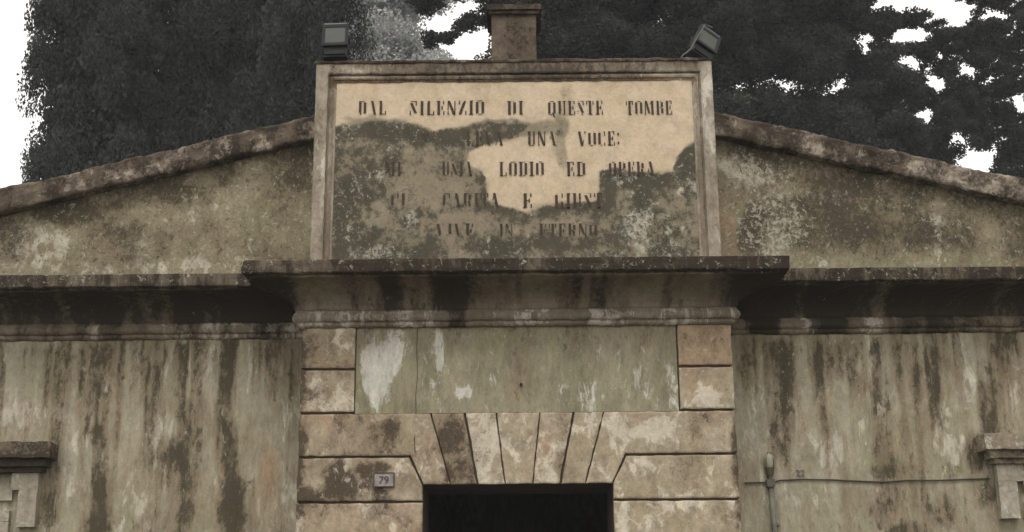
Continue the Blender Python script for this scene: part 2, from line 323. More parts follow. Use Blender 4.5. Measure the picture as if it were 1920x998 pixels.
def f_block(X, Z):
    p = Plane(-.36); E, V = p.E, p.V
    R = .13 + .34 * sm(-1.50, -1.62, X) * sm(.3, .6, fbm(X * 3, Z * 6, 219)) + .30 * sm(1.56, 1.64, X) * sm(.35, .6, fbm(X * 3, Z * 5, 220)) * sm(3.4, 3.1, Z) + 1.25 * (fbm(X * 6, Z * 5, 215, 5) - .5) + .10 * sm(2.2, 2.5, X * 0 + 3.0 - Z * 0) * sm(-.4, -1.2, X)
    for q in [(562, 700, 10, 110, .40), (558, 830, 16, 40, .55), (556, 900, 16, 44, .6), (560, 640, 8, 30, .2), (620, 640, 8, 26, .2), (590, 930, 30, 14, .4), (640, 915, 26, 24, .45), (725, 815, 28, 30, .5), (735, 800, 20, 18, .3),
              (700, 890, 26, 30, .4), (690, 925, 40, 16, .4), (760, 905, 16, 24, .35), (720, 880, 24, 8, .5), (690, 850, 60, 8, .15), (850, 840, 22, 70, .36), (845, 800, 26, 30, .22), (880, 880, 14, 30, .12), (1380, 820, 9, 50, .5), (1386, 900, 8, 44, .5), (1390, 970, 8, 40, .4),
              (560, 975, 14, 30, .24), (700, 960, 34, 20, .28), (1285, 640, 14, 18, .12), (620, 880, 30, 20, .12), (760, 980, 20, 20, .2), (1330, 805, 40, 30, .06), (740, 850, 40, 10, .2), (905, 830, 14, 60, .12)]:
        R = R + E(X, Z, *q)
    G = .30 + .8 * (fbm(X * 7, Z * 5, 225) - .5)
    for q in [(590, 720, 10, 40, .3), (640, 760, 20, 14, .3), (640, 880, 22, 28, .5), (665, 915, 20, 20, .4), (748, 885, 6, 16, .4), (1180, 800, 44, 22, .5), (1235, 815, 36, 26, .45), (1320, 745, 34, 22, .4), (1200, 880, 26, 20, .4), (700, 965, 30, 20, .3), (560, 985, 18, 20, .4), (905, 850, 20, 50, .3), (1020, 890, 20, 16, .2), (640, 640, 16, 24, .2), (1110, 800, 10, 50, .25), (1170, 960, 9, 40, .4), (800, 900, 14, 14, .15), (790, 830, 16, 40, .25), (1300, 950, 60, 30, .1), (980, 800, 10, 30, .1)]:
        G = G + E(X, Z, *q)
    B = .22 + .3 * (fbm(X * 3, Z * 3, 235) - .5)
    for q in [(1320, 680, 60, 90, .45), (620, 730, 60, 60, .35), (980, 840, 60, 60, .25), (840, 720, 20, 20, .1), (1240, 900, 80, 40, .15)]: B = B + E(X, Z, *q)
    gr = .02 + .5 * (fbm(X * 2.5, Z * 2, 245) - .5) + E(X, Z, 700, 830, 60, 30, .2) + E(X, Z, 700, 900, 90, 40, .2)
    return (R, G, B), (gr, .35 + .2 * fbm(X * 3, Z * 3, 9), .18 + .5 * np.clip(R, 0, .6))
def f_cornice(X, Y, Z):
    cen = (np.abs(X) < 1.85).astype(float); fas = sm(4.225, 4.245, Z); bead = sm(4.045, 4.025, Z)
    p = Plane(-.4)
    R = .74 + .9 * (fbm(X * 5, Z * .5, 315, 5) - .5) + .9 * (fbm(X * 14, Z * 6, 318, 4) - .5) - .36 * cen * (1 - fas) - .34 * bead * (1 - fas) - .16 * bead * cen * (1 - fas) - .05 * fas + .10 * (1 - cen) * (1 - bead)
    mid = (1 - fas)
    for q, a in [((80, 560, 30, 60), -.1), ((235, 575, 30, 55), .0), ((160, 570, 46, 60), .3), ((340, 575, 26, 70), .45), ((285, 580, 30, 50), -.16), ((460, 570, 60, 90), .18), ((525, 580, 24, 90), .35),
                 ((745, 560, 22, 60), .45), ((840, 565, 34, 60), .70), ((805, 570, 14, 60), -.05), ((930, 560, 46, 60), -.14), ((975, 560, 7, 50), .30), ((1010, 560, 26, 60), -.12), ((1075, 560, 8, 60), .25), ((1115, 565, 14, 60), .5), ((1190, 560, 46, 60), -.22), ((1243, 560, 6, 60), .25), ((1274, 560, 5, 60), .25),
                 ((1310, 560, 24, 50), -.1), ((1400, 590, 40, 60), .3), ((1455, 570, 26, 60), .5), ((1515, 575, 14, 50), -.22), ((1570, 575, 40, 60), .5), ((1670, 575, 18, 40), -.14), ((1740, 575, 50, 60), .5), ((1790, 600, 26, 50), .4), ((1870, 580, 40, 40), .05), ((640, 560, 60, 50), -.05), ((1430, 640, 20, 40), .4)]:
        R = R + p.E(X, Z * 0 + at(q[0], q[1], -.4)[1], *q, a, soft=.25) * mid
    R = R + .55 * sm(1.52, 1.72, np.abs(X)) * sm(2.4, 2.1, np.abs(X)) * mid * (1 - bead) + .22 * fas * cen  # return ends darkened: stain, with their shade painted in
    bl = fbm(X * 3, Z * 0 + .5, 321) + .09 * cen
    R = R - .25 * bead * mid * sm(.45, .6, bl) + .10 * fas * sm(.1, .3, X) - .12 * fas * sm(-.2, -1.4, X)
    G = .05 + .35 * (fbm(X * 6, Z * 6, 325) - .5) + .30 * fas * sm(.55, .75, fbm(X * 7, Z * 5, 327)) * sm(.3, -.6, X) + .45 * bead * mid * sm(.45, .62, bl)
    B = .2 + .4 * (fbm(X * 4, Z * 2, 335) - .5)
    gr = .3 + .5 * (fbm(X * 3, Z * 3, 345) - .5)
    return (R, G, B), (gr, .2 + .3 * fas, .3 + 0 * X)
def f_coping(X, Y, Z):
    R = .62 + 1.6 * (fbm(X * 7, Z * 6, 415, 5) - .5) - .12 * sm(1.5, 4, X)
    G = .34 + 1.5 * (fbm(X * 5.5, Z * 4, 425) - .5) + .22 * sm(1.2, 3, X)
    B = .2 + .5 * (fbm(X * 3, Z * 3, 435) - .5)
    return (R, G, B), (.2 + .6 * (fbm(X * 4, Z * 4, 445) - .5), .35 + 0 * X, .5 + 0 * X)
def f_tablet(X, Z):
    p = Plane(-.27); E, V, P_ = p.E, p.V, p.G
    stained = P_(X, Z, [(560, 236), (640, 234), (700, 228), (740, 224), (775, 232), (812, 246), (850, 240), (900, 232), (960, 226), (990, 236), (960, 262), (905, 274), (880, 284), (876, 306), (905, 322), (916, 345), (916, 372),
                         (940, 386), (975, 397), (1005, 394), (1050, 382), (1090, 380), (1118, 376), (1124, 350), (1128, 322), (1160, 314), (1200, 322), (1236, 326), (1262, 322), (1270, 296), (1286, 276), (1306, 260), (1380, 250), (1380, 520), (560, 520)], 1.0, .026, .028)
    halo = P_(X, Z, [(560, 236), (640, 234), (700, 228), (740, 224), (775, 232), (812, 246), (850, 240), (900, 232), (1040, 226), (1060, 250), (905, 274), (880, 284), (876, 306), (905, 322), (916, 345), (916, 372), (940, 386), (975, 397), (1005, 394), (1050, 382), (1118, 376), (1124, 350), (1128, 322), (1236, 326), (1262, 322), (1270, 296), (1306, 260), (1380, 250), (1380, 520), (560, 520)], 1.0, .11, .06)
    edge = P_(X, Z, [(560, 236), (640, 234), (700, 228), (740, 224), (775, 232), (812, 246), (850, 240), (900, 232), (960, 226), (990, 236), (990, 300), (880, 330), (560, 330)], 1.0, .02, .02)
    tanA = P_(X, Z, [(770, 300), (830, 285), (880, 290), (905, 330), (912, 380), (880, 392), (800, 395), (745, 380), (740, 340), (735, 300)], 1.0, .12, .12)
    tanB = P_(X, Z, [(795, 408), (860, 402), (940, 400), (1000, 404), (1080, 396), (1130, 404), (1138, 430), (1090, 440), (960, 442), (860, 436), (798, 440)], 1.0, .08, .07)
    tan = np.clip(tanA + tanB, 0, 1)
    heavy = stained * (1 - tan * .72) * (.55 + .8 * sm(.30, .62, fbm(X * 5, Z * 5, 511)))
    R = .0 + .10 * fbm(X * 6, Z * 6, 512) + stained * .17 + halo * .16 + heavy * (.30 + 1.0 * (fbm(X * 6, Z * 4, 515, 5) - .5) + .9 * (fbm(X * 19, Z * 13, 518, 3) - .5))
    rim = stained * (1 - P_(X, Z, [(560, 262), (700, 262), (812, 276), (870, 270), (900, 300), (900, 400), (970, 420), (1100, 402), (1150, 385), (1150, 345), (1260, 350), (1290, 300), (1380, 290), (1380, 520), (560, 520)], 1.0, .05, .03))
    R = R + .24 * rim
    for q in [(760, 256, 56, 14, .26), (860, 256, 30, 14, .26), (660, 340, 20, 60, .14), (700, 420, 50, 30, .2), (1040, 387, 60, 8, .25), (1150, 345, 24, 24, .35), (1210, 345, 40, 16, .22), (1290, 300, 10, 24, .15), (860, 300, 12, 8, .2),
              (950, 460, 90, 16, .26), (1060, 455, 60, 14, .3), (800, 460, 14, 20, .3), (1150, 450, 20, 30, .3), (1290, 350, 12, 60, .18), (640, 430, 10, 60, .14), (850, 394, 30, 8, .2), (925, 392, 30, 8, .25), (1080, 470, 30, 12, .2)]:
        R = R + E(X, Z, *q, warp=.03)
    R = R + V(X, Z, 1056, 165, 330, 13, .30) + V(X, Z, 905, 160, 185, 20, .12) + V(X, Z, 1150, 160, 180, 26, .10) + V(X, Z, 985, 222, 262, 22, .10) + E(X, Z, 1100, 232, 70, 8, .12) + E(X, Z, 880, 164, 80, 5, .1) + E(X, Z, 1000, 250, 40, 22, .10) + .05 * sm(.5, .8, fbm(X * 5, Z * 5, 77))
    G = -.25 + heavy * (.50 + 1.1 * (fbm(X * 7, Z * 6, 525) - .5) + 1.0 * (fbm(X * 22, Z * 15, 528, 3) - .5)) 
    for q in [(700, 475, 60, 12, .3), (820, 478, 70, 10, .25), (1180, 450, 40, 40, .24), (1230, 470, 70, 16, .3), (1000, 478, 90, 8, .2), (1200, 395, 30, 26, .2)]: G = G + E(X, Z, *q)
    B = .12 + stained * .45 + halo * .35 + E(X, Z, 1000, 240, 160, 14, .36) + V(X, Z, 1056, 165, 330, 14, .35) + E(X, Z, 690, 224, 70, 8, .3) + .2 * (fbm(X * 3, Z * 3, 5) - .5)
    gr = -.2 + heavy * (.85 + .5 * (fbm(X * 5, Z * 5, 535) - .5))
    return (R, G, B), (gr, -.1 + heavy * .55, heavy * .7 - .15)
def f_frame(X, Z):
    p = Plane(-.3); E = p.E
    top = sm(5.93, 5.99, Z); ax = np.abs(X)
    R = .16 + .6 * (fbm(X * 6, Z * 3, 615) - .5) + top * .46 * sm(1.56, 1.42, ax) + .22 * ((ax > 1.46) & (ax < 1.50))
    for q in [(560 + 30, 260, 16, 40, .2), (592, 200, 9, 30, .14), (1350, 330, 12, 60, .1), (700, 135, 50, 14, -.14), (1300, 140, 60, 14, -.3), (1250, 142, 40, 10, -.14), (640, 130, 30, 20, -.2), (1000, 140, 80, 16, .18), (1335, 380, 10, 120, .05)]: R = R + E(X, Z, *q)
    G = .25 + .4 * (fbm(X * 6, Z * 3, 625) - .5) + E(X, Z, 600, 330, 16, 120, .2) + E(X, Z, 1330, 200, 14, 70, .3)
    B = .05 + .3 * (fbm(X * 3, Z * 2, 635) - .5) + .6 * ((ax < 1.50) & (ax > 1.40)) * (1 - top) * .5 + .6 * (Z > 5.93) * (Z < 6.0) * (ax < 1.5)  # brown strip below the top border is shade painted as warm wash
    return (R, G, B), (.15 + .5 * (fbm(X * 4, Z * 4, 645) - .5), .2 + 0 * X, .3 + 0 * X)
def f_hood(X, Y, Z, side):
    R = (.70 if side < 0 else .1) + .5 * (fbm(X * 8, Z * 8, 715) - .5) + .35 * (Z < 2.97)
    G = (.0 if side < 0 else .42) + .4 * (fbm(X * 8, Z * 8, 725) - .5)
    return (R, G, .2 + 0 * X), (.2 + 0 * X, .4 + 0 * X, .3 + 0 * X)
def f_trim(X, Y, Z):
    R = .03 + .4 * (fbm(X * 6, Z * 6, 815) - .5)
    return (R, .3 + .5 * (fbm(X * 6, Z * 5, 825) - .5), .2 + 0 * X), (.1 + .3 * fbm(X * 4, Z * 4, 3), .3 + 0 * X, .2 + 0 * X)
def f_ped(X, Y, Z):
    R = .50 + .8 * (fbm(X * 9, Z * 6, 915) - .5) + .2 * (Z > 6.58)
    return (R, .05 + .3 * (fbm(X * 8, Z * 8, 925) - .5), .3 + 0 * X), (.2 + 0 * X, .2 + 0 * X, .3 + 0 * X)

# ---------------------------------------------------------------- ground
gm = bpy.data.materials.new('gravel'); gm.use_nodes = True; t = gm.node_tree; bs = t.nodes['Principled BSDF']
geo = N(t, 'ShaderNodeNewGeometry'); a = noise(t, geo.outputs['Position'], 25, 6, .7); b2 = noise(t, geo.outputs['Position'], .4, 4, .6)
t.links.new(mixc(t, smooth_n(t, b2, .4, .65), mixc(t, a, (.09, .08, .06), (.19, .165, .135)), (.045, .06, .025)), bs.inputs['Base Color'])
bs.inputs['Roughness'].default_value = .95
g = MB(); g.add([(-400, -400, 0), (400, -400, 0), (400, 400, 0), (-400, 400, 0)], [(0, 1, 2, 3)])
tag(g.make('ground', gm), kind='structure')

# ---------------------------------------------------------------- the chapel
ch = empty('chapel', (0, 0, 0))
tag(ch, 'weathered plaster cemetery chapel front with low gable, heavy stained cornice and dark doorway', 'building')
HX = 5.3                                    # half width of the front
def gline(ax): return 5.57 - .247 * (ax - 1.66)      # underside of the sloping coping at |x|
WX0, WX1, WZ0, WZ1 = 4.02, 4.98, 1.15, 2.50          # window opening (in |x|)
for s in (-1, 1):
    b = MB()
    xs = np.arange(1.60, HX + .001, .025)
    zt = gline(xs) + .05
    zl = np.arange(0, 4.13, .03)
    # lower wall
    def sheet(xs, zz, hole):
        a, c = zz.shape
        P = np.zeros((a, c, 3)); P[..., 0] = s * xs[:, None]; P[..., 2] = zz
        P[..., 1] = -.006 * (fbm(P[..., 0] * 2.5, P[..., 2] * 2.5, 77) - .5) - .004 * (fbm(P[..., 0] * 9, P[..., 2] * 9, 78) - .5)
        idx = np.arange(a * c).reshape(a, c)
        q = np.stack([idx[:-1, :-1], idx[1:, :-1], idx[1:, 1:], idx[:-1, 1:]], -1)
        cxm = (xs[:-1] + xs[1:]) / 2; czm = (zz[:-1, :-1] + zz[1:, 1:]) / 2
        keep = ~((cxm[:, None] > WX0) & (cxm[:, None] < WX1) & (czm > WZ0) & (czm < WZ1)) if hole else np.ones(czm.shape, bool)
        q = q[keep]
        if s < 0: q = q[:, ::-1]
        return P.reshape(-1, 3), q
    zz = np.repeat(zl[None, :], len(xs), 0)
    Pv, q = sheet(xs, zz, True)
    b.add(Pv.tolist(), q.tolist())
    X0, X1 = (1.6, HX)
    def bx(x0, x1, y0, y1, z0, z1): b.box(min(s * x0, s * x1), max(s * x0, s * x1), y0, y1, z0, z1)
    bx(1.60, WX0, .012, .40, 0, 4.1); bx(WX1, HX, .012, .40, 0, 4.1); bx(WX0, WX1, .012, .40, 0, WZ0); bx(WX0, WX1, .012, .40, WZ1, 4.1)
    o = b.make('facade_wall', M_WALL, ch); X, Y, Z = co(o); put(o, *f_wall(X, Z))
    # gable wall above the cornice
    b = MB(); tt = np.linspace(0, 1, 60); zz = 4.12 + (zt - 4.12)[:, None] * tt[None, :]
    Pv, q = sheet(xs, zz, False); b.add(Pv.tolist(), q.tolist())
    x0, x1 = s * 1.6, s * HX
    V = [(x0, .012, 4.1), (x1, .012, 4.1), (x1, .012, gline(HX)), (x0, .012, gline(1.6)), (x0, .4, 4.1), (x1, .4, 4.1), (x1, .4, gline(HX)), (x0, .4, gline(1.6))]
    b.add(V, [(0, 1, 2, 3), (7, 6, 5, 4), (0, 4, 5, 1), (1, 5, 6, 2), (2, 6, 7, 3), (3, 7, 4, 0)])
    o = b.make('gable_wall', M_GABLE, ch); X, Y, Z = co(o); put(o, *f_gable(X, Z))
    # sloping coping: profile swept down the slope
    xs2 = np.arange(1.60, HX + .12, .03)
    prof = [(.0, .0), (-.05, .0), (-.095, .0), (-.105, .012)] + [(-.11, .012 + .028 * k) for k in range(1, 7)] + [(-.10, .195), (-.04, .215), (.1, .222), (.25, .228), (.42, .23), (.42, .02)]
    P = np.zeros((len(xs2), len(prof), 3))
    for i, x in enumerate(xs2):
        for j, (py_, pz_) in enumerate(prof):
            edge = 1 if .0 < -py_ else 0
            jz = .026 * (vn(x * 9, j * .35, 5) - .5) * edge + .020 * (vn(x * 30, j * .8, 6) - .5) * edge
            jy = .02 * (vn(x * 11, j * .5, 8) - .5) * edge
            P[i, j] = (s * x, py_ + jy, gline(x) - .002 + pz_ + jz)
    if s < 0: P = P[::-1]
    o = MB().grid(P).make('gable_coping', M_COPE, ch); X, Y, Z = co(o); put(o, *f_coping(X, Y, Z))
    # roof slope behind
    b = MB(); x1 = s * (HX + .35); zr = gline(0) + .22; ze = gline(HX + .35) + .20
    V = [(0, .42, zr - .12), (x1, .42, ze - .12), (x1, .42, ze), (0, .42, zr), (0, 8.6, zr - .12), (x1, 8.6, ze - .12), (x1, 8.6, ze), (0, 8.6, zr)]
    b.add(V, [(0, 1, 2, 3), (7, 6, 5, 4), (0, 4, 5, 1), (1, 5, 6, 2), (2, 6, 7, 3)]).make('roof', M_ROOF, ch)
    b = MB(); b.box(*sorted((s * (HX - .35), s * HX)), .402, 8.3, 0, gline(HX)); o = b.make('side_wall', M_WALL, ch)
b = MB(); b.box(-HX, HX, 8.3, 8.6, 0, gline(HX)); V = [(-HX, 8.3, gline(HX)), (HX, 8.3, gline(HX)), (0, 8.3, gline(0)), (-HX, 8.6, gline(HX)), (HX, 8.6, gline(HX)), (0, 8.6, gline(0))]
b.add(V, [(0, 1, 2), (5, 4, 3), (0, 2, 5, 3), (1, 4, 5, 2)]); b.make('rear_wall', M_WALL, ch)
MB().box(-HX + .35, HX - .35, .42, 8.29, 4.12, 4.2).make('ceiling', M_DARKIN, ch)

# --- projecting centre bay with the door opening
DX, DZ = .706, 2.716; BX = 1.64
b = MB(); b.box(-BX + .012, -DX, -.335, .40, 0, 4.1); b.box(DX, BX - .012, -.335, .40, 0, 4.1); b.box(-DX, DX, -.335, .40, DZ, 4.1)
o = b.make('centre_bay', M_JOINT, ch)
xs = np.arange(-1.222, 1.2221, .02); zs = np.linspace(3.249, 3.935, 35)
P = np.zeros((len(xs), len(zs), 3)); P[..., 0] = xs[:, None]; P[..., 2] = zs[None, :]; P[..., 1] = -.350 - .004 * fbm(P[..., 0] * 3, P[..., 2] * 3, 9)
b = MB().grid(P); o = b.make('infill_panel', M_BAY, ch); X, Y, Z = co(o); put(o, *f_bay(X, Z))
# crack in the infill
cp = [at(x, y, -.36) for x, y in ((783, 616), (781, 660), (783, 705), (779, 742), (780, 775), (780, 800), (777, 826), (779, 850))]
b = MB(); L = []
for i, (x, z) in enumerate(cp): L += [(x - .003 + .002 * math.sin(i * 7), -.3625, z), (x + .003, -.3625, z)]
b.add(L, [(2 * i, 2 * i + 1, 2 * i + 3, 2 * i + 2) for i in range(len(cp) - 1)]).make('crack', M_JOINT, ch)
pl = at(977, 722, -.35); MB().tube([(pl[0], -.38, pl[1]), (pl[0], -.35, pl[1])], .011, 10).make('wall_plug', M_BLACKMETAL, ch)

# --- rusticated blocks
def block(name, pts, parent, seed, tn=None, pg=0):
    """pts: outline in x,z; bevelled slab with subdivided worn face"""
    bm = bmesh.new()
    vs_ = [bm.verts.new((x, -.325, z)) for x, z in pts]; f = bm.faces.new(vs_)
    r = bmesh.ops.extrude_face_region(bm, geom=[f]); ev = [v for v in r['geom'] if isinstance(v, bmesh.types.BMVert)]
    for v in ev: v.co.y = -.362
    bm.normal_update()
    es = [e for e in bm.edges if all(abs(v.co.y + .362) < 1e-5 for v in e.verts)]
    bmesh.ops.bevel(bm, geom=es, offset=.013, segments=2, profile=.6, affect='EDGES')
    x0 = min(p[0] for p in pts); x1 = max(p[0] for p in pts); z0 = min(p[1] for p in pts); z1 = max(p[1] for p in pts)
    st = .022
    for ax, lo, hi in ((0, x0, x1), (2, z0, z1)):
        k = lo + st
        while k < hi - .01:
            n = [0, 0, 0]; n[ax] = 1; c = [0, 0, 0]; c[ax] = k
            bmesh.ops.bisect_plane(bm, geom=bm.verts[:] + bm.edges[:] + bm.faces[:], plane_co=c, plane_no=n); k += st
    for v in bm.verts:
        x, z = v.co.x, v.co.z
        if v.co.y < -.34:
            v.co.y -= .006 * (float(fbm(x * 8, z * 8, 33 + seed)) - .5)
            v.co.x += .007 * (float(vn(z * 22, x * 3, seed)) - .5); v.co.z += .007 * (float(vn(x * 22, z * 3, seed + 5)) - .5)
    bmesh.ops.recalc_face_normals(bm, faces=bm.faces)
    m = bpy.data.meshes.new(name); bm.to_mesh(m); bm.free(); m.materials.append(M_BLOCK)
    o = bpy.data.objects.new(name, m); link(o, parent); X, Y, Z = co(o); (R, G, B), gr = f_block(X, Z); q_ = random.Random(seed * 7 + 1)
    tone = q_.uniform(-.12, .08) if tn is None else tn; G = G + pg; put(o, (R + tone, G + q_.uniform(-.12, .12), B + q_.uniform(-.2, .3)), gr); return o
def part_root(name):                      # an empty that gathers sub-parts of the chapel
    o = bpy.data.objects.new(name, None); o.parent = ch; COL.objects.link(o); return o
g_ = .0085
rust = part_root('door_surround')
zq = [3.925, 3.592, 3.256, 2.925, 2.59]
sd_ = 0
for s in (-1, 1):
    X_ = lambda a_: s * a_
    for i in (0, 1):
        block('quoin', [(X_(1.231), zq[i] - g_), (X_(BX), zq[i] - g_), (X_(BX), zq[i + 1] + g_), (X_(1.231), zq[i + 1] + g_)], rust, sd_); sd_ += 1
    # course that turns into the outer voussoir
    block('lintel_block', [(X_(BX), zq[2] - g_), (X_(.655), zq[2] - g_), (X_(.505), DZ), (X_(.700), DZ), (X_(.80), zq[3] + g_), (X_(BX), zq[3] + g_)], rust, sd_); sd_ += 1
    block('quoin', [(X_(BX), zq[3] - g_), (X_(.810), zq[3] - g_), (X_(.712), DZ - .002), (X_(.706), zq[4] + g_), (X_(BX), zq[4] + g_)], rust, sd_); sd_ += 1
    z_ = zq[4]
    while z_ > .4:
        block('quoin', [(X_(BX), z_ - g_), (X_(.706), z_ - g_), (X_(.706), max(z_ - .335, .25) + g_), (X_(BX), max(z_ - .335, .25) + g_)], rust, sd_); sd_ += 1; z_ -= .335
    block('plinth', [(X_(BX + .02), z_ + .02), (X_(.706), z_ + .02), (X_(.706), 0), (X_(BX + .02), 0)], rust, sd_)
top = [-.655, -.395, -.160, .170, .425, .655]; bot = [-.505, -.300, -.095, .110, .315, .505]
gt = [.009, .008, .004, .004, .008, .009]
for i in range(5):
    l, r = gt[i], gt[i + 1]
    block('voussoir', [(top[i] + l, zq[2] - g_), (top[i + 1] - r, zq[2] - g_), (bot[i + 1] - r, DZ), (bot[i] + l, DZ)], rust, 40 + i, [.20, -.12, -.08, -.04, -.08][i], [-.1, .14, 0, .05, .12][i])

# --- inner side of the bay (returns), thin plaster skin on both flanks
for s in (-1, 1):
    b = MB(); x0, x1 = sorted((s * (BX - .01), s * (BX - .003))); b.box(x0, x1, -.324, -.002, 0, 3.9)
    o = b.make('bay_return', M_BLOCK, ch); X, Y, Z = co(o); put(o, *f_block(X, Z))

# --- cornice
cpr = [(.0, 4.375), (.12, 4.368), (.26, 4.358), (.385, 4.348), (.40, 4.340), (.402, 4.318), (.401, 4.296), (.402, 4.272), (.400, 4.250), (.392, 4.243), (.372, 4.242), (.352, 4.240), (.350, 4.222)]
for k in range(1, 9):
    a_ = k / 8 * math.pi / 2; cpr.append((.345 - .290 * math.sin(a_), 4.042 + .178 * math.cos(a_)))
cpr += [(.046, 4.034), (.050, 4.020), (.064, 4.006), (.070, 3.990), (.068, 3.972), (.058, 3.956), (.044, 3.950), (.034, 3.946), (.032, 3.926), (.020, 3.914), (.0, 3.910)]
def cornice(path, name='cornice'):
    """path: list of (x, y, nx, ny, kind) stations, the offset runs along (nx, ny)"""
    P = np.zeros((len(path), len(cpr), 3))
    for i, (x, y, nx, ny) in enumerate(path):
        for j, (o_, z_) in enumerate(cpr):
            jit = .012 * (vn(x * 13 + y * 13, j * .30, 21) - .5) + .006 * (vn((x + y) * 45, j * .6, 22) - .5)
            k_ = 1 if 3 < j < 34 else 0
            P[i, j] = (x + nx * (o_ + jit * k_), y + ny * (o_ + jit * k_), z_ + (.010 * (vn((x + y) * 10, j * .2, 23) - .5) + .007 * (vn((x + y) * 38, 3, 25) - .5)) * k_)
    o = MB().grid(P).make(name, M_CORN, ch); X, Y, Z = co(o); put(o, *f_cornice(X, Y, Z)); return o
D = .362
def run(x0, y0, x1, y1, n0, n1, nm, ds=.025):
    k = max(int(math.hypot(x1 - x0, y1 - y0) / ds), 2); r = []
    for i in range(k + 1):
        t_ = i / k; n = n0 if i == 0 else (n1 if i == k else nm); r.append((x0 + (x1 - x0) * t_, y0 + (y1 - y0) * t_, *n))
    return r
def stretch(x0, y0, x1, y1, n0, n1, nm, ds=.025):
    """straight run whose ends are mitred: stations shear towards the mitre"""
    k = max(int((math.hypot(x1 - x0, y1 - y0) + .4) / ds), 2); r = []
    for i in range(k + 1):
        t_ = i / k; r.append((x0 + (x1 - x0) * t_, y0 + (y1 - y0) * t_, n0[0] * (1 - t_) + n1[0] * t_, n0[1] * (1 - t_) + n1[1] * t_))
    return r
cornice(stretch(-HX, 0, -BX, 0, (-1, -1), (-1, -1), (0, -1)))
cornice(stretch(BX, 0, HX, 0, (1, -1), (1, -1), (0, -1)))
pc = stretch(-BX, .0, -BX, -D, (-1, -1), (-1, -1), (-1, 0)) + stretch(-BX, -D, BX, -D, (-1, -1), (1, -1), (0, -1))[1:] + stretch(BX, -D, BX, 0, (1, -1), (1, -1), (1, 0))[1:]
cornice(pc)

# --- inscription tablet (the attic above the door)
TX, TZ = 1.61, 6.140
tab = MB(); tab.box(-TX + .004, TX - .004, -.255, .16, 4.30, TZ - .004)
xs = np.arange(-1.47, 1.4701, .0165); zs = np.arange(4.30, 5.995, .0165)
P = np.zeros((len(xs), len(zs), 3)); P[..., 0] = xs[:, None]; P[..., 2] = zs[None, :]; P[..., 1] = -.270 - .005 * fbm(P[..., 0] * 4, P[..., 2] * 4, 99)
tab.grid(P); tab = tab.make('inscription_tablet', M_TAB, ch); X, Y, Z = co(tab); put(tab, *f_tablet(X, Z))
# frame: outer flat border, groove, inner moulding, mitred at the top corners
fp = [(0.0, -.02), (0.0, -.292), (.006, -.300), (.03, -.302), (.06, -.302), (.088, -.302), (.098, -.297), (.101, -.274), (.112, -.272), (.116, -.290), (.130, -.294), (.145, -.290), (.152, -.281), (.166, -.279), (.170, -.262)]
st_ = []
k1 = 76
for i in range(k1 + 1): st_.append((-TX, 4.30 + (TZ - 4.30) * i / k1, 1, -(i / k1)))
k2 = 130
for i in range(1, k2 + 1): st_.append((-TX + 2 * TX * i / k2, TZ, 1 - 2 * i / k2, -1))
for i in range(1, k1 + 1): st_.append((TX, TZ - (TZ - 4.30) * i / k1, -1, -(1 - i / k1)))
P = np.zeros((len(st_), len(fp), 3))
for i, (x, z, nx, nz) in enumerate(st_):
    for j, (o_, y_) in enumerate(fp):
        jj = .007 * (vn((x - z) * 16, j * .4, 61) - .5) + .004 * (vn((x - z) * 50, j, 62) - .5)
        P[i, j] = (x + nx * o_ + jj * (1 if abs(x) < TX else .5), y_ + jj * .6, z + nz * o_ + jj)
o = MB().grid(P).make('tablet_frame', M_FRAME, tab); normals_out(o); X, Y, Z = co(o); put(o, *f_frame(X, Z))
# rear and top of the attic
xs = np.arange(-TX - .012, TX + .013, .03)
P = np.zeros((len(xs), 6, 3))
for i, x in enumerate(xs):
    for j, (y_, z_) in enumerate([(-.295, TZ - .012), (-.312, TZ - .006), (-.316, TZ + .010), (-.30, TZ + .020), (.0, TZ + .028), (.18, TZ + .02)]):
        P[i, j] = (x, y_ + .008 * (vn(x * 20, j * .3, 4) - .5), z_ + .010 * (vn(x * 12, j * .3, 3) - .5))
o = MB().grid(P).make('tablet_capping', M_COPE, tab); X, Y, Z = co(o); put(o, *f_coping(X, Y, Z))

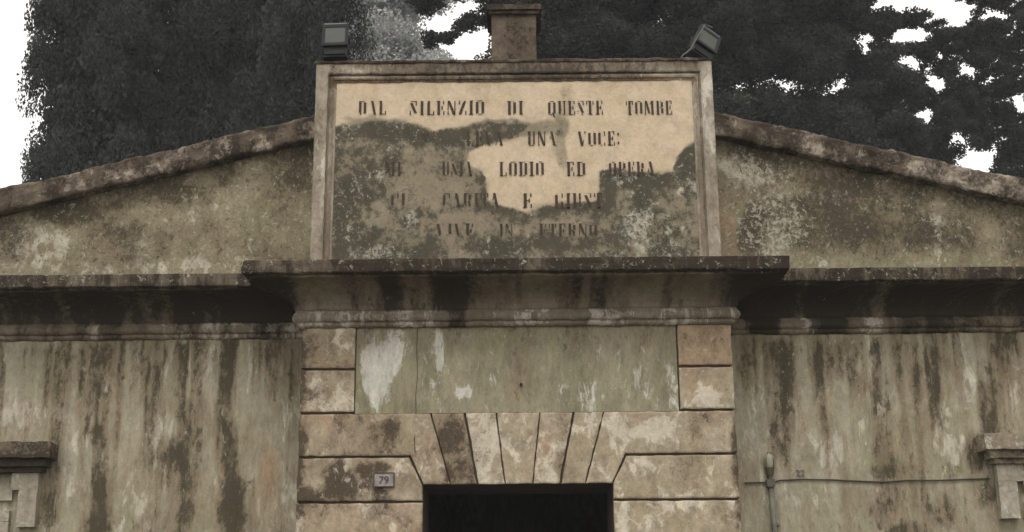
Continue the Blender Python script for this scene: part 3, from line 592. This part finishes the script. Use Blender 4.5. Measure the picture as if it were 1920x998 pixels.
# --- lettering: thick stems, hairline joins, worn away where the plaster is mouldy
S_ = .19; HLW = .055
def q4(x0, y0, x1, y1): return [(x0, y0), (x1, y0), (x1, y1), (x0, y1)]
def dg(xb, xt, w_, y0=0, y1=1): return [(xb, y0), (xb + w_, y0), (xt + w_, y1), (xt, y1)]
hr = lambda x0, x1, y: (q4(x0, y, x1, y + HLW), 'h')
tk = lambda x, y0, y1: (q4(x, y0, x + .08, y1), 't')
st = lambda x, y0=0, y1=1, w_=S_: (q4(x, y0, x + w_, y1), 't')
GL = {
 'I': (.34, [st(.085), hr(0, .34, 0), hr(0, .34, .945)]),
 'L': (.58, [st(.07), hr(0, .32, .945), hr(0, .55, 0), tk(.48, 0, .26)]),
 'A': (.66, [(dg(.03, .27, .06), 'h'), (dg(.42, .20, .19), 't'), hr(.13, .48, .3), hr(0, .17, 0), hr(.38, .66, 0)]),
 'D': (.64, [st(.06), st(.43, .1, .9), hr(0, .48, 0), hr(0, .48, .945)]),
 'O': (.62, [st(.02, .1, .9), st(.42, .1, .9), hr(.12, .5, 0), hr(.12, .5, .945)]),
 'Q': (.64, [st(.02, .1, .9), st(.42, .1, .9), hr(.12, .5, 0), hr(.12, .5, .945), (dg(.46, .3, .12, -.14, .16), 't')]),
 'U': (.64, [st(.05, .08), st(.45, .08, 1, .12), hr(.12, .5, 0), hr(0, .26, .945), hr(.38, .64, .945)]),
 'S': (.56, [(dg(.34, .03, .20, .14, .86), 't'), hr(.08, .46, 0), hr(.08, .46, .945), tk(.44, .68, 1), tk(.02, 0, .3)]),
 'E': (.58, [st(.06), hr(0, .52, 0), hr(0, .52, .945), hr(.2, .4, .47), tk(.48, 0, .26), tk(.46, .76, 1), tk(.36, .36, .64)]),
 'N': (.68, [st(.06, w_=.07), (dg(.44, .05, .18), 't'), st(.54, w_=.07), hr(0, .2, 0), hr(.46, .68, .945)]),
 'Z': (.58, [(dg(.02, .34, .2, .05, .95), 't'), hr(.04, .54, 0), hr(.04, .54, .945), tk(.03, .74, 1), tk(.48, 0, .26)]),
 'T': (.60, [st(.215), hr(.02, .58, .945), tk(.01, .72, 1), tk(.51, .72, 1), hr(.12, .48, 0)]),
 'M': (.82, [st(.06, w_=.08), (dg(.32, .08, .17, .1), 't'), (dg(.38, .56, .06, .1), 'h'), st(.58), hr(0, .2, 0), hr(.52, .82, 0)]),
 'B': (.62, [st(.06), st(.40, .56, .9), st(.42, .1, .46), hr(0, .46, 0), hr(0, .44, .945), hr(.2, .46, .49)]),
 'V': (.64, [(dg(.23, .02, .19), 't'), (dg(.33, .56, .06), 'h'), hr(0, .24, .945), hr(.44, .66, .945)]),
 'C': (.58, [st(.02, .1, .9), hr(.1, .48, 0), hr(.1, .48, .945), tk(.47, .68, 1), tk(.47, 0, .2)]),
 'G': (.62, [st(.02, .1, .9), hr(.1, .5, 0), hr(.1, .5, .945), tk(.48, .7, 1), st(.44, .02, .42, .15)]),
 'P': (.60, [st(.06), st(.40, .52, .9), hr(0, .46, .945), hr(.2, .46, .45), hr(0, .3, 0)]),
 'R': (.66, [st(.06), st(.40, .56, .9), hr(0, .46, .945), hr(.2, .46, .49), (dg(.46, .34, .17, 0, .48), 't'), hr(0, .28, 0)]),
 ':': (.2, [(q4(.04, .08, .17, .26), 't'), (q4(.04, .7, .17, .88), 't')]),
 "'": (.16, [(q4(.02, .74, .12, 1.0), 't')]),
 '`': (.2, [(dg(.1, .0, .1, 1.12, 1.32), 't')]),
}
def lettering(words, y0, y1, label):
    b = MB()
    for (txt, x0, x1, wear, vis) in words:
        xa, zt_ = at(x0, y0, -.276); xb, zb_ = at(x1, y1, -.276); h = zt_ - zb_
        gap = .15; W = sum(GL[c][0] for c in txt) + gap * (len(txt) - 1); k = (xb - xa) / W
        cx = xa
        for ci, c in enumerate(txt):
            wd, polys = GL[c]
            for poly, kind in polys:
                p = [np.array([cx + u * k, zb_ + v * h]) for u, v in poly]
                n1 = max(1, int(np.linalg.norm(p[1] - p[0]) / .0045)); n2 = max(1, int(np.linalg.norm(p[3] - p[0]) / .0045))
                for i in range(n1):
                    for j in range(n2):
                        f_ = lambda a_, c_: p[0] * (1 - a_) * (1 - c_) + p[1] * a_ * (1 - c_) + p[2] * a_ * c_ + p[3] * (1 - a_) * c_
                        c4 = [f_(i / n1, j / n2), f_((i + 1) / n1, j / n2), f_((i + 1) / n1, (j + 1) / n2), f_(i / n1, (j + 1) / n2)]
                        m_ = sum(c4) / 4; vv = (m_[1] - zb_) / h
                        nz = .65 * float(fbm(m_[0] * 60, m_[1] * 40, 5)) + .35 * float(fbm(m_[0] * 14, m_[1] * 10, 6))
                        thr = wear - .05 + (.24 if kind == 'h' else 0) + (vis(vv) if vis else 0)
                        if nz < thr: continue
                        b.add([(q[0], -.2785 - .0005, q[1]) for q in c4], [(0, 1, 2, 3)])
            cx += (wd + gap) * k
    o = b.make('lettering', M_LETTER, tab); o['label'] = label; return o
low = lambda v: .5 * max(0, .35 - v) / .35      # bottoms gone
lettering([('DAL', 672, 724, .33, None), ('SILENZIO', 768, 908, .30, None), ('DI', 951, 981, .33, None), ('QUESTE', 1027, 1131, .34, None), ('TOMBE', 1173, 1261, .31, None)], 190, 215, 'dark worn capitals of the first line, the clearest')
lettering([('SI', 790, 816, .56, None), ('LEVA', 874, 944, .38, None), ('UNA', 989, 1043, .33, None), ('VOCE:', 1083, 1162, .30, None)], 247, 273, 'dark worn capitals of the second line, its start lost in mould')
lettering([('MI', 722, 752, .34, None), ('USIA', 829, 886, .40, None), ('LODIO', 936, 1020, .27, None), ('ED', 1062, 1098, .28, None), ('OPERA', 1141, 1228, .34, None)], 304, 330, 'dark worn capitals of the third line')
lettering([('CI', 733, 760, .34, low), ('CARITA', 830, 936, .33, low), ('E', 980, 998, .32, None), ('GIUST', 1040, 1130, .33, None)], 363, 390, 'dark worn capitals of the fourth line, its end lost in lichen')
lettering([('VIVE', 818, 888, .34, low), ('IN', 936, 962, .40, low), ('ETERNO', 1011, 1120, .34, low)], 420, 446, 'dark worn capitals of the last line with faded feet')

# --- pedestal on top
ped = MB(); xs = np.linspace(-.184, .184, 16); 
def rbox(b, x0, x1, y0, y1, z0, z1, n=14, sd=0, amp=.008):
    """box with subdivided, slightly uneven faces"""
    def w_(p):
        p = np.array(p, float); x, y, z = p
        return (x + amp * (vn(z * 14 + y * 9, x * 3 + sd, 1) - .5), y + amp * (vn(x * 14, z * 14 + sd, 2) - .5), z + amp * (vn(x * 16 + sd, y * 9, 3) - .5))
    nx = max(2, int((x1 - x0) / .03)); ny = max(2, int((y1 - y0) / .05)); nz = max(2, int((z1 - z0) / .03))
    X = np.linspace(x0, x1, nx); Y = np.linspace(y0, y1, ny); Z = np.linspace(z0, z1, nz)
    for y in (y0, y1): b.grid([[w_((x, y, z)) for z in Z] for x in X])
    for x in (x0, x1): b.grid([[w_((x, y, z)) for z in Z] for y in Y])
    for z in (z0, z1): b.grid([[w_((x, y, z)) for y in Y] for x in X])
    return b
def fin(b, name, mat, parent, fld):
    o = b.make(name, mat, parent)
    bm = bmesh.new(); bm.from_mesh(o.data); bmesh.ops.remove_doubles(bm, verts=bm.verts, dist=.0008); bmesh.ops.recalc_face_normals(bm, faces=bm.faces); bm.to_mesh(o.data); bm.free()
    X, Y, Z = co(o); put(o, *fld(X, Y, Z)); return o
o = fin(rbox(MB(), -.182, .186, -.24, .12, 6.15, 6.585), 'pedestal', M_COPE, ch, f_ped)
c = rbox(MB(), -.205, .212, -.265, .145, 6.587, 6.615, sd=4); rbox(c, -.222, .230, -.285, .165, 6.617, 6.66, sd=9)
fin(c, 'pedestal_cap', M_COPE, o, f_ped)

# --- windows: hood, stepped plaster trim, sash
def window(s):
    root = bpy.data.objects.new('window', None); root.parent = ch; COL.objects.link(root)
    def X2(a_, b_): return sorted((s * a_, s * b_))
    b = MB(); x0, x1 = X2(3.553, 5.45); rbox(b, x0, x1, -.20, -.002, 2.965, 3.085, sd=3)
    x0, x1 = X2(3.60, 5.40); rbox(b, x0, x1, -.15, -.002, 2.905, 2.963, sd=5)
    x0, x1 = X2(3.635, 5.365); rbox(b, x0, x1, -.11, -.002, 2.865, 2.903, sd=6)
    hood = fin(b, 'hood_mould', M_HOOD, root, lambda X, Y, Z: f_hood(X, Y, Z, s))
    hood['label'] = 'black mould covered hood' if s < 0 else 'pale grey hood'
    for m_ in (0, 1):                    # both ends of the trim
        fx = (lambda a_: a_) if m_ == 0 else (lambda a_: 9.0 - a_)
        b = MB()
        for (a_, c_, z0, z1) in ((3.665, 3.868, 2.735, 2.862), (3.665, 3.806, 2.455, 2.734)):
            x0, x1 = X2(fx(a_), fx(c_)); rbox(b, x0, x1, -.075, -.002, z0, z1, sd=int(10 * a_))
        fin(b, 'eared_trim', M_TRIM, root, f_trim)
        b = MB(); x0, x1 = X2(fx(3.872), fx(WX0 - .002)); rbox(b, x0, x1, -.052, -.002, WZ0, 2.50, sd=8)
        fin(b, 'jamb', M_TRIM, root, f_trim)
    b = MB(); x0, x1 = X2(3.872, 5.128); rbox(b, x0, x1, -.035, -.002, 2.66, 2.78, sd=7); rbox(b, x0, x1, -.052, -.002, 2.502, 2.58, sd=7)
    fin(b, 'architrave', M_TRIM, root, f_trim)
    b = MB(); x0, x1 = X2(3.80, 5.20); rbox(b, x0, x1, -.14, .10, 1.06, WZ0 - .002, sd=2)
    fin(b, 'sill', M_TRIM, root, f_trim)
    b = MB(); x0, x1 = X2(WX0, WX1); t_ = .05
    b.box(x0, x1, .16, .2, WZ0, WZ0 + t_); b.box(x0, x1, .16, .2, WZ1 - t_, WZ1); b.box(x0, x0 + t_, .16, .2, WZ0 + t_, WZ1 - t_); b.box(x1 - t_, x1, .16, .2, WZ0 + t_, WZ1 - t_)
    b.box((x0 + x1) / 2 - .03, (x0 + x1) / 2 + .03, .16, .2, WZ0 + t_, WZ1 - t_); b.make('sash', M_WOOD, root)
    MB().box(x0, x1, .175, .185, WZ0, WZ1).make('pane', M_WINGLASS, root)
window(-1); window(1)

# ---------------------------------------------------------------- small things on the front
def text_mesh(txt, h, x, y, z, mat, name, parent, depth=.002):
    cu = bpy.data.curves.new('t', 'FONT'); cu.body = txt; cu.size = h * 1.38; cu.extrude = depth; cu.align_x = 'CENTER'; cu.offset = .0012
    to = bpy.data.objects.new('t', cu); COL.objects.link(to); bpy.context.view_layer.update()
    m = bpy.data.meshes.new_from_object(to.evaluated_get(bpy.context.evaluated_depsgraph_get()))
    bpy.data.objects.remove(to); m.materials.clear(); m.materials.append(mat); m.name = name
    o = bpy.data.objects.new(name, m); link(o, parent); o.location = (x, y, z); o.rotation_euler = (math.pi / 2, 0, 0); return o
px0, pz0 = at(702, 912, -.37); px1, pz1 = at(738, 888, -.37)
pcx, pcz = (px0 + px1) / 2, (pz0 + pz1) / 2
pq = empty('number_plaque', (pcx, -.372, pcz)); tag(pq, 'small pale house number plate reading 79 on the stained block left of the doorway', 'sign')
hw, hh = (px1 - px0) / 2, (pz1 - pz0) / 2
b = MB(); b.box(-hw, hw, -.008, .012, -hh, hh); o = b.make('plate', M_PLAQUE, pq)
b = MB(); r_ = .007
b.box(-hw - r_, hw + r_, -.012, .011, hh, hh + r_); b.box(-hw - r_, hw + r_, -.012, .011, -hh - r_, -hh); b.box(-hw - r_, -hw, -.012, .011, -hh, hh); b.box(hw, hw + r_, -.012, .011, -hh, hh)
b.make('rim', M_JOINT, pq)
text_mesh('79', .055, 0, -.010, -.028, M_INK, 'number', pq)

# floodlights
def floodlight(loc, rot, label):
    r = empty('floodlight', loc); tag(r, label, 'floodlight', 'floodlights on top of the inscribed tablet')
    r.rotation_euler = rot
    W_, H_ = .105, .095
    b = MB()   # housing: square front, tapering back with cooling ribs
    V = [(-W_, -.06, -H_), (W_, -.06, -H_), (W_, -.06, H_), (-W_, -.06, H_), (-W_ * .62, .09, -H_ * .7), (W_ * .62, .09, -H_ * .7), (W_ * .62, .09, H_ * .7), (-W_ * .62, .09, H_ * .7)]
    b.add(V, [(7, 6, 5, 4), (0, 4, 5, 1), (1, 5, 6, 2), (2, 6, 7, 3), (3, 7, 4, 0)])
    for i in range(-2, 3): b.box(i * .028 - .003, i * .028 + .003, .088, .108, -H_ * .6, H_ * .6)
    hou = b.make('housing', M_BLACKMETAL, r); hou.location = (0, 0, .17)
    b = MB(); t_ = .020
    b.box(-W_ - .004, W_ + .004, -.075, -.061, H_ - t_, H_ + .006); b.box(-W_ - .004, W_ + .004, -.075, -.061, -H_ - .006, -H_ + t_)
    b.box(-W_ - .004, -W_ + t_, -.075, -.061, -H_ + t_, H_ - t_); b.box(W_ - t_, W_ + .004, -.075, -.061, -H_ + t_, H_ - t_)
    o = b.make('bezel', M_BLACKMETAL, hou)
    MB().box(-W_ + t_, W_ - t_, -.069, -.063, -H_ + t_, H_ - t_).make('glass', M_GLASS, hou)
    MB().box(-W_ * .9, W_ * .9, -.074, -.03, H_ + .007, H_ + .018).make('visor', M_GREYMETAL, hou)
    b = MB(); b.box(-.085, .09, -.05, .06, .0, .062); b.box(-.10, .10, -.035, .045, -.018, -.001)
    for s in (-1, 1):
        b.tube([(s * .112, 0, .17), (s * .112, 0, .03), (s * .06, 0, .0)], .008, 6)
    b.make('bracket', M_BLACKMETAL, r)
    return r
x, z = at(629, 111, -.18); f1 = floodlight((x, -.18, z + .018), (rad(-8), 0, rad(-4)), 'upright square black floodlight on the left end of the tablet')
x, z = at(1312, 109, -.18); f2 = floodlight((x, -.16, z + .018), (rad(-14), rad(26), rad(24)), 'tilted black floodlight with loose cable on the right end of the tablet')
b = MB(); P_ = [at(a_, c_, -.27) for a_, c_ in ((1336, 52), (1322, 47), (1312, 62), (1302, 80), (1295, 92), (1288, 98), (1280, 104), (1276, 112))]
o = b.tube([(x, -.27, z) for x, z in P_], .006, 6).make('floodlight_cable', M_GREYMETAL); tag(o, 'thin grey cable running down from the tilted floodlight on the right', 'cable')

# wall lamp on a conduit, right side
xl, zl_ = at(1442, 850, -.06)
xb, zb_ = at(1441, 882, -.06)
lm = empty('wall_lamp', (xl, 0, zb_)); tag(lm, 'small green glass bulkhead lamp on a pale conduit right of the doorway', 'lamp')
b = MB(); n = 12; rr = [.016, .034, .038, .038, .034, .022, .006]; zz = [0, .02, .05, .08, .105, .125, .134]
b.tube([(0, -.045, z_) for z_ in zz], rr, 14); mg = plain('lamp_bulb_glass', (.27, .27, .19), .3); b.make('glass_shade', mg, lm, True)
b = MB(); b.tube([(0, -.045, -.035), (0, -.045, .022)], [.026, .037], 14); b.tube([(0, -.045, -.07), (0, -.045, -.035)], [.014, .018], 10); b.box(-.018, .018, -.045, -.002, -.05, -.02)
for k in range(4):
    a_ = math.pi / 4 + k * math.pi / 2; b.tube([(.04 * math.cos(a_), -.045 + .04 * math.sin(a_), .02), (.042 * math.cos(a_), -.045 + .042 * math.sin(a_), .08), (.012 * math.cos(a_), -.045 + .012 * math.sin(a_), .138)], .0035, 5)
b.make('lamp_cage', plain('lamp_cage_metal', (.07, .065, .035), .7), lm)
b = MB(); b.box(-.03, .03, -.07, -.002, -.125, -.07); b.make('junction_box', plain('junction_plastic', (.09, .08, .065), .8), lm)
b = MB(); b.tube([(.004, -.035, -.126), (.012, -.035, -.45), (.010, -.035, -1.2)], .021, 10); b.box(.03, .05, -.045, -.002, -.42, -.39); b.make('conduit', M_CONDUIT, lm, True)
# cable strung along the wall
b = MB(); P_ = []
for px, py in ((1396, 906), (1420, 905), (1446, 905), (1462, 901), (1500, 899), (1560, 900), (1620, 903), (1660, 904), (1700, 901), (1760, 901), (1810, 899), (1846, 898), (1856, 897)):
    x, z = at(px, py, -.012); P_.append((x, -.012, z))
o = b.tube(P_, .0065, 6).make('wall_cable', M_CABLE); tag(o, 'dark thin cable sagging across the stained wall towards the right window', 'cable')
# stencilled number, faded
x, z = at(1501, 893, -.008); o = text_mesh('22', .05, x, -.0085, z, plain('stencil_paint', (.13, .09, .10), .9, var=.6, scale=90), 'stencilled_number', ch, .001)

# ---------------------------------------------------------------- trees
def leafmat(name, c1, c2):
    m = bpy.data.materials.new(name); m.use_nodes = True; t = m.node_tree; bs = t.nodes['Principled BSDF']
    geo = N(t, 'ShaderNodeNewGeometry'); n = noise(t, geo.outputs['Position'], 1.1, 3, .6)
    k = mathn(t, 'ADD', mathn(t, 'MULTIPLY', geo.outputs['Random Per Island'], .4), mathn(t, 'MULTIPLY', smooth_n(t, n, .38, .64), .6), clamp=True)
    t.links.new(mixc(t, k, c1, c2), bs.inputs['Base Color']); bs.inputs['Roughness'].default_value = .75
    bs.inputs['Specular IOR Level'].default_value = .08
    tr = N(t, 'ShaderNodeBsdfTranslucent'); mxs = N(t, 'ShaderNodeMixShader'); mxs.inputs[0].default_value = .28
    t.links.new(bs.inputs['Base Color'].links[0].from_socket, tr.inputs[0]); t.links.new(bs.outputs[0], mxs.inputs[1]); t.links.new(tr.outputs[0], mxs.inputs[2])
    t.links.new(mxs.outputs[0], t.nodes['Material Output'].inputs[0])
    return m
M_BARK = plain('bark', (.07, .055, .04), .95, var=.4, scale=20, bump=.5)
L_CYP = leafmat('cypress_foliage', (.022, .027, .024), (.078, .084, .070))
L_OAK = leafmat('holm_oak_foliage', (.021, .025, .024), (.080, .085, .066))
L_MISTED = leafmat('misted_foliage', (.37, .375, .36), (.44, .445, .43))  # mist painted into the leaf colour as pale grey
def leaves(C, R, n, size, asp=1.6, upright=0.0, shell=.35):
    """n leaf quads inside each ellipsoid clump; returns (n,4,3)"""
    C = np.asarray(C); R = np.asarray(R); n = np.asarray(n, int)
    idx = np.repeat(np.arange(len(C)), n); k = len(idx)
    d = rng.normal(size=(k, 3)); d /= np.linalg.norm(d, axis=1)[:, None]
    r = rng.random(k) ** shell
    p = C[idx] + d * r[:, None] * R[idx]
    u = rng.normal(size=(k, 3)); u[:, 2] += upright * 3 * np.sign(rng.random(k) - .1); u /= np.linalg.norm(u, axis=1)[:, None]
    v = np.cross(u, rng.normal(size=(k, 3))); v /= np.linalg.norm(v, axis=1)[:, None]
    s = (np.asarray(size)[idx] if np.ndim(size) else size) * (.6 + .8 * rng.random(k))
    u = u * (s * asp / 2)[:, None]; v = v * (s / 2)[:, None]
    return np.stack([p - u, p + v - u * .1, p + u, p - v - u * .1], 1)
def leafmesh(name, Q, mat, parent):
    n = len(Q); m = bpy.data.meshes.new(name); m.vertices.add(n * 4); m.vertices.foreach_set('co', Q.astype(np.float32).ravel())
    m.loops.add(n * 4); m.loops.foreach_set('vertex_index', np.arange(n * 4, dtype=np.int32)); m.polygons.add(n)
    m.polygons.foreach_set('loop_start', np.arange(0, n * 4, 4, dtype=np.int32)); m.polygons.foreach_set('loop_total', np.full(n, 4, dtype=np.int32))
    m.update(); m.validate(); m.materials.append(mat); o = bpy.data.objects.new(name, m); return link(o, parent)
def limb(b, p0, p1, r0, r1, bend=.3, n=6):
    p0, p1 = Vector(p0), Vector(p1); L = (p1 - p0).length; off = Vector((random.uniform(-1, 1), random.uniform(-1, 1), random.uniform(0, 1))) * bend * L * .3
    b.tube([p0.lerp(p1, i / n) + off * math.sin(math.pi * i / n) for i in range(n + 1)], [r0 + (r1 - r0) * i / n for i in range(n + 1)], 7)

def cypress(x, y, H, Rm, label, seed):
    r = empty('cypress_tree', (x, y, 0)); tag(r, label, 'tree', 'dark cypresses behind the left slope of the gable')
    b = MB(); b.tube([(0, 0, 0), (.05, 0, 3), (0, .05, H * .6), (0, 0, H * .95)], [.32, .26, .14, .03], 9); b.make('trunk', M_BARK, r)
    Cs, Rs, ns, ss = [], [], [], []
    K = 420
    for i in range(K):
        h = 1.2 + (H - 1.4) * ((i + random.random()) / K); t_ = (h - 1.2) / (H - 1.2)
        Rh = Rm * min(1, (t_ / .12) ** .6) * (1 - max(0, t_ - .55) / .45) ** .62 * (.86 + .14 * float(sm(9.5, 12.5, np.float64(h)))) * (.90 + .20 * float(fbm(h * .5, seed, 5)))
        an = random.random() * 6.283; rr_ = Rh * random.uniform(.35, 1.0) * .85
        Cs.append((rr_ * math.cos(an), rr_ * math.sin(an), h)); q = random.uniform(.30, .52); Rs.append((q * .75, q * .75, q * 1.7))
        vis = 7.2 < h < 16
        ns.append(1250 if vis else 60); ss.append(.032 if vis else .13)
    Q = leaves(Cs, Rs, ns, np.array(ss), 2.4, .8, .62)
    # dense inner foliage
    C2 = []; R2 = []; hh_ = np.arange(1.6, H * .93, .5)
    for h in hh_:
        t_ = (h - 1.2) / (H - 1.2); Rh = Rm * (1 - max(0, t_ - .45) / .55) ** .62 * .68; C2.append((0, 0, h)); R2.append((Rh, Rh, .5))
    Q2 = leaves(C2, R2, [5200 if 7 < h < 16 else 700 for h in hh_], np.array([.06 if 7 < h < 16 else .15 for h in hh_]), 1.8, 1.0, .5)
    leafmesh('crown', np.concatenate([Q, Q2]), L_CYP, r)
def pt(px, py, Y): x, z = at(px, py, Y); return np.array([x, Y, z])
def broadleaf(px, Y, areas, holes, mat, label, size=.065, dens=1.0, limbs=.6, kind='broadleaf_tree', group='broadleaved trees behind the chapel'):
    """areas: (x0,y0,x1,y1,count,rmin,rmax) in surveyed extents; the crown is filled with leafy clumps, leaving gaps"""
    bx_, _ = at(px, 300, Y); r = empty(kind, (bx_, Y, 0)); tag(r, label, 'tree', group); o0 = np.array([bx_, Y, 0])
    Cs, Rs, ns, ss = [], [], [], []
    for (x0, y0, x1, y1, cnt, r0, r1, dep) in areas:
        k = 0; g0 = 0
        while k < cnt and g0 < cnt * 20:
            g0 += 1
            qx, qy = random.uniform(x0, x1), random.uniform(y0, y1); yy = Y + random.uniform(-dep, dep); q = random.uniform(r0, r1)
            pr = q * F_PX / (yy + 11)
            if any(((qx - hx) / (hrx + pr * .8)) ** 2 + ((qy - hy) / (hry + pr * .6)) ** 2 < 1 for hx, hy, hrx, hry in holes): continue
            c_ = pt(qx, qy, yy) - o0; Cs.append(c_); Rs.append((q, q, q * .7)); k += 1
            vis = qy > -60
            sz = size if vis else size * 2; ns.append(int((360 if vis else 90) * dens * (q / .5) ** 2 * (.065 / size) ** 1.9)); ss.append(sz)
    leafmesh('crown', leaves(Cs, Rs, ns, np.array(ss), 1.5, 0, .55), mat, r)
    b = MB(); zt = max(c[2] for c in Cs); cr = np.mean(Cs, axis=0)
    fork = Vector((cr[0] * .3, cr[1] * .3, zt * .42))
    b.tube([(0, 0, 0), (0.06, .03, zt * .2), tuple(fork)], [.36, .28, .22], 10)
    for i in range(0, len(Cs), max(1, len(Cs) // 16)):
        if abs(Cs[i][0]) < 2.6 and random.random() < limbs: limb(b, fork, Cs[i], .09, .025)
    b.make('trunk', M_BARK, r)
    return r
YC = 14.0
for px, H, Rm, lab, yy in ((190, 25, 1.68, 'leftmost cypress, its ragged edge against the white sky', 14), (385, 21.5, 1.7, 'cypress in the middle of the row left of the tablet', 15), (560, 20, 1.6, 'cypress rising right behind the left floodlight', 14)):
    x, _ = at(px, 200, yy); cypress(x, yy, H, Rm, lab, px)
H0 = [(884, 88, 34, 22), (905, 70, 12, 12), (820, 44, 30, 10), (755, 12, 10, 8), (878, 12, 6, 6)]
broadleaf(760, 34, [(640, -420, 880, -60, 60, .8, 1.3, 3), (640, -60, 845, 330, 90, .7, 1.2, 3), (860, 125, 960, 330, 20, .7, 1.0, 3)], [(884, 84, 46, 34), (826, 44, 26, 14)], L_MISTED, 'tree with mist painted into pale leaves, between the left floodlight and the pedestal', .08, 1.2, 0)
broadleaf(1060, 17, [(940, -420, 1360, -50, 120, .5, .9, 2.2), (925, -50, 1380, 330, 280, .42, .7, 2.0), (770, -60, 960, 30, 44, .24, .42, 1.2), (860, 15, 950, 50, 18, .14, .24, .6), (800, 58, 862, 90, 12, .12, .2, .5), (905, 30, 960, 62, 9, .12, .2, .5)], H0, L_OAK, 'dark oak whose boughs hang over the pedestal', .046, 1.7)
H1 = [(1745, 4, 40, 10), (1795, 28, 20, 16), (1700, 8, 20, 6), (1822, 306, 28, 14), (1690, 70, 9, 8), (1722, 68, 8, 10), (1625, 72, 7, 5), (1758, 158, 10, 7), (1815, 132, 12, 7), (1705, 115, 8, 9), (1740, 222, 6, 12), (1796, 258, 8, 7), (1575, 155, 5, 4), (1480, 160, 4, 4), (1912, 195, 8, 14)]
broadleaf(1520, 19, [(1350, -420, 1700, -50, 90, .5, .9, 2.2), (1350, -50, 1600, 300, 190, .42, .7, 2.0), (1600, 30, 1720, 330, 100, .25, .42, 1.6), (1580, -50, 1640, 20, 16, .25, .4, 1.0)], H1, L_OAK, 'dense dark tree behind the right slope beside the tilted floodlight', .048, 1.8, 0)
broadleaf(1860, 22, [(1700, -420, 2150, -60, 60, .5, .9, 2.2), (1690, 40, 1960, 275, 290, .13, .30, 1.8), (1820, -60, 2150, 60, 110, .16, .34, 1.6), (1730, -60, 1830, 8, 14, .12, .2, 1.0), (1640, 20, 1740, 90, 30, .13, .26, 1.2), (1620, 30, 1830, 120, 80, .12, .24, 1.2), (1760, 60, 1960, 240, 90, .14, .26, 1.2), (1600, 130, 1800, 200, 30, .14, .26, 1.2), (1700, 200, 1800, 330, 36, .3, .5, 1.5), (1862, 255, 1960, 370, 40, .2, .34, 1.3), (1900, 240, 2150, 400, 60, .3, .5, 1.5), (1960, 60, 2150, 260, 40, .3, .5, 1.6)], H1, L_OAK, 'loose dark tree with many sky gaps at the right edge', .050, 1.9, 0)

# ---------------------------------------------------------------- misty air
hz = bpy.data.materials.new('haze_air'); hz.use_nodes = True; t = hz.node_tree; t.nodes.clear()
pv = N(t, 'ShaderNodeVolumePrincipled'); pv.inputs['Color'].default_value = (.92, .95, 1, 1); pv.inputs['Density'].default_value = .0012
o_ = N(t, 'ShaderNodeOutputMaterial'); t.links.new(pv.outputs[0], o_.inputs['Volume'])
o = MB().box(-404, 404, -404, 404, -1, 24).make('haze', hz); tag(o, kind='stuff', label='thin grey mist in the air', cat='haze')
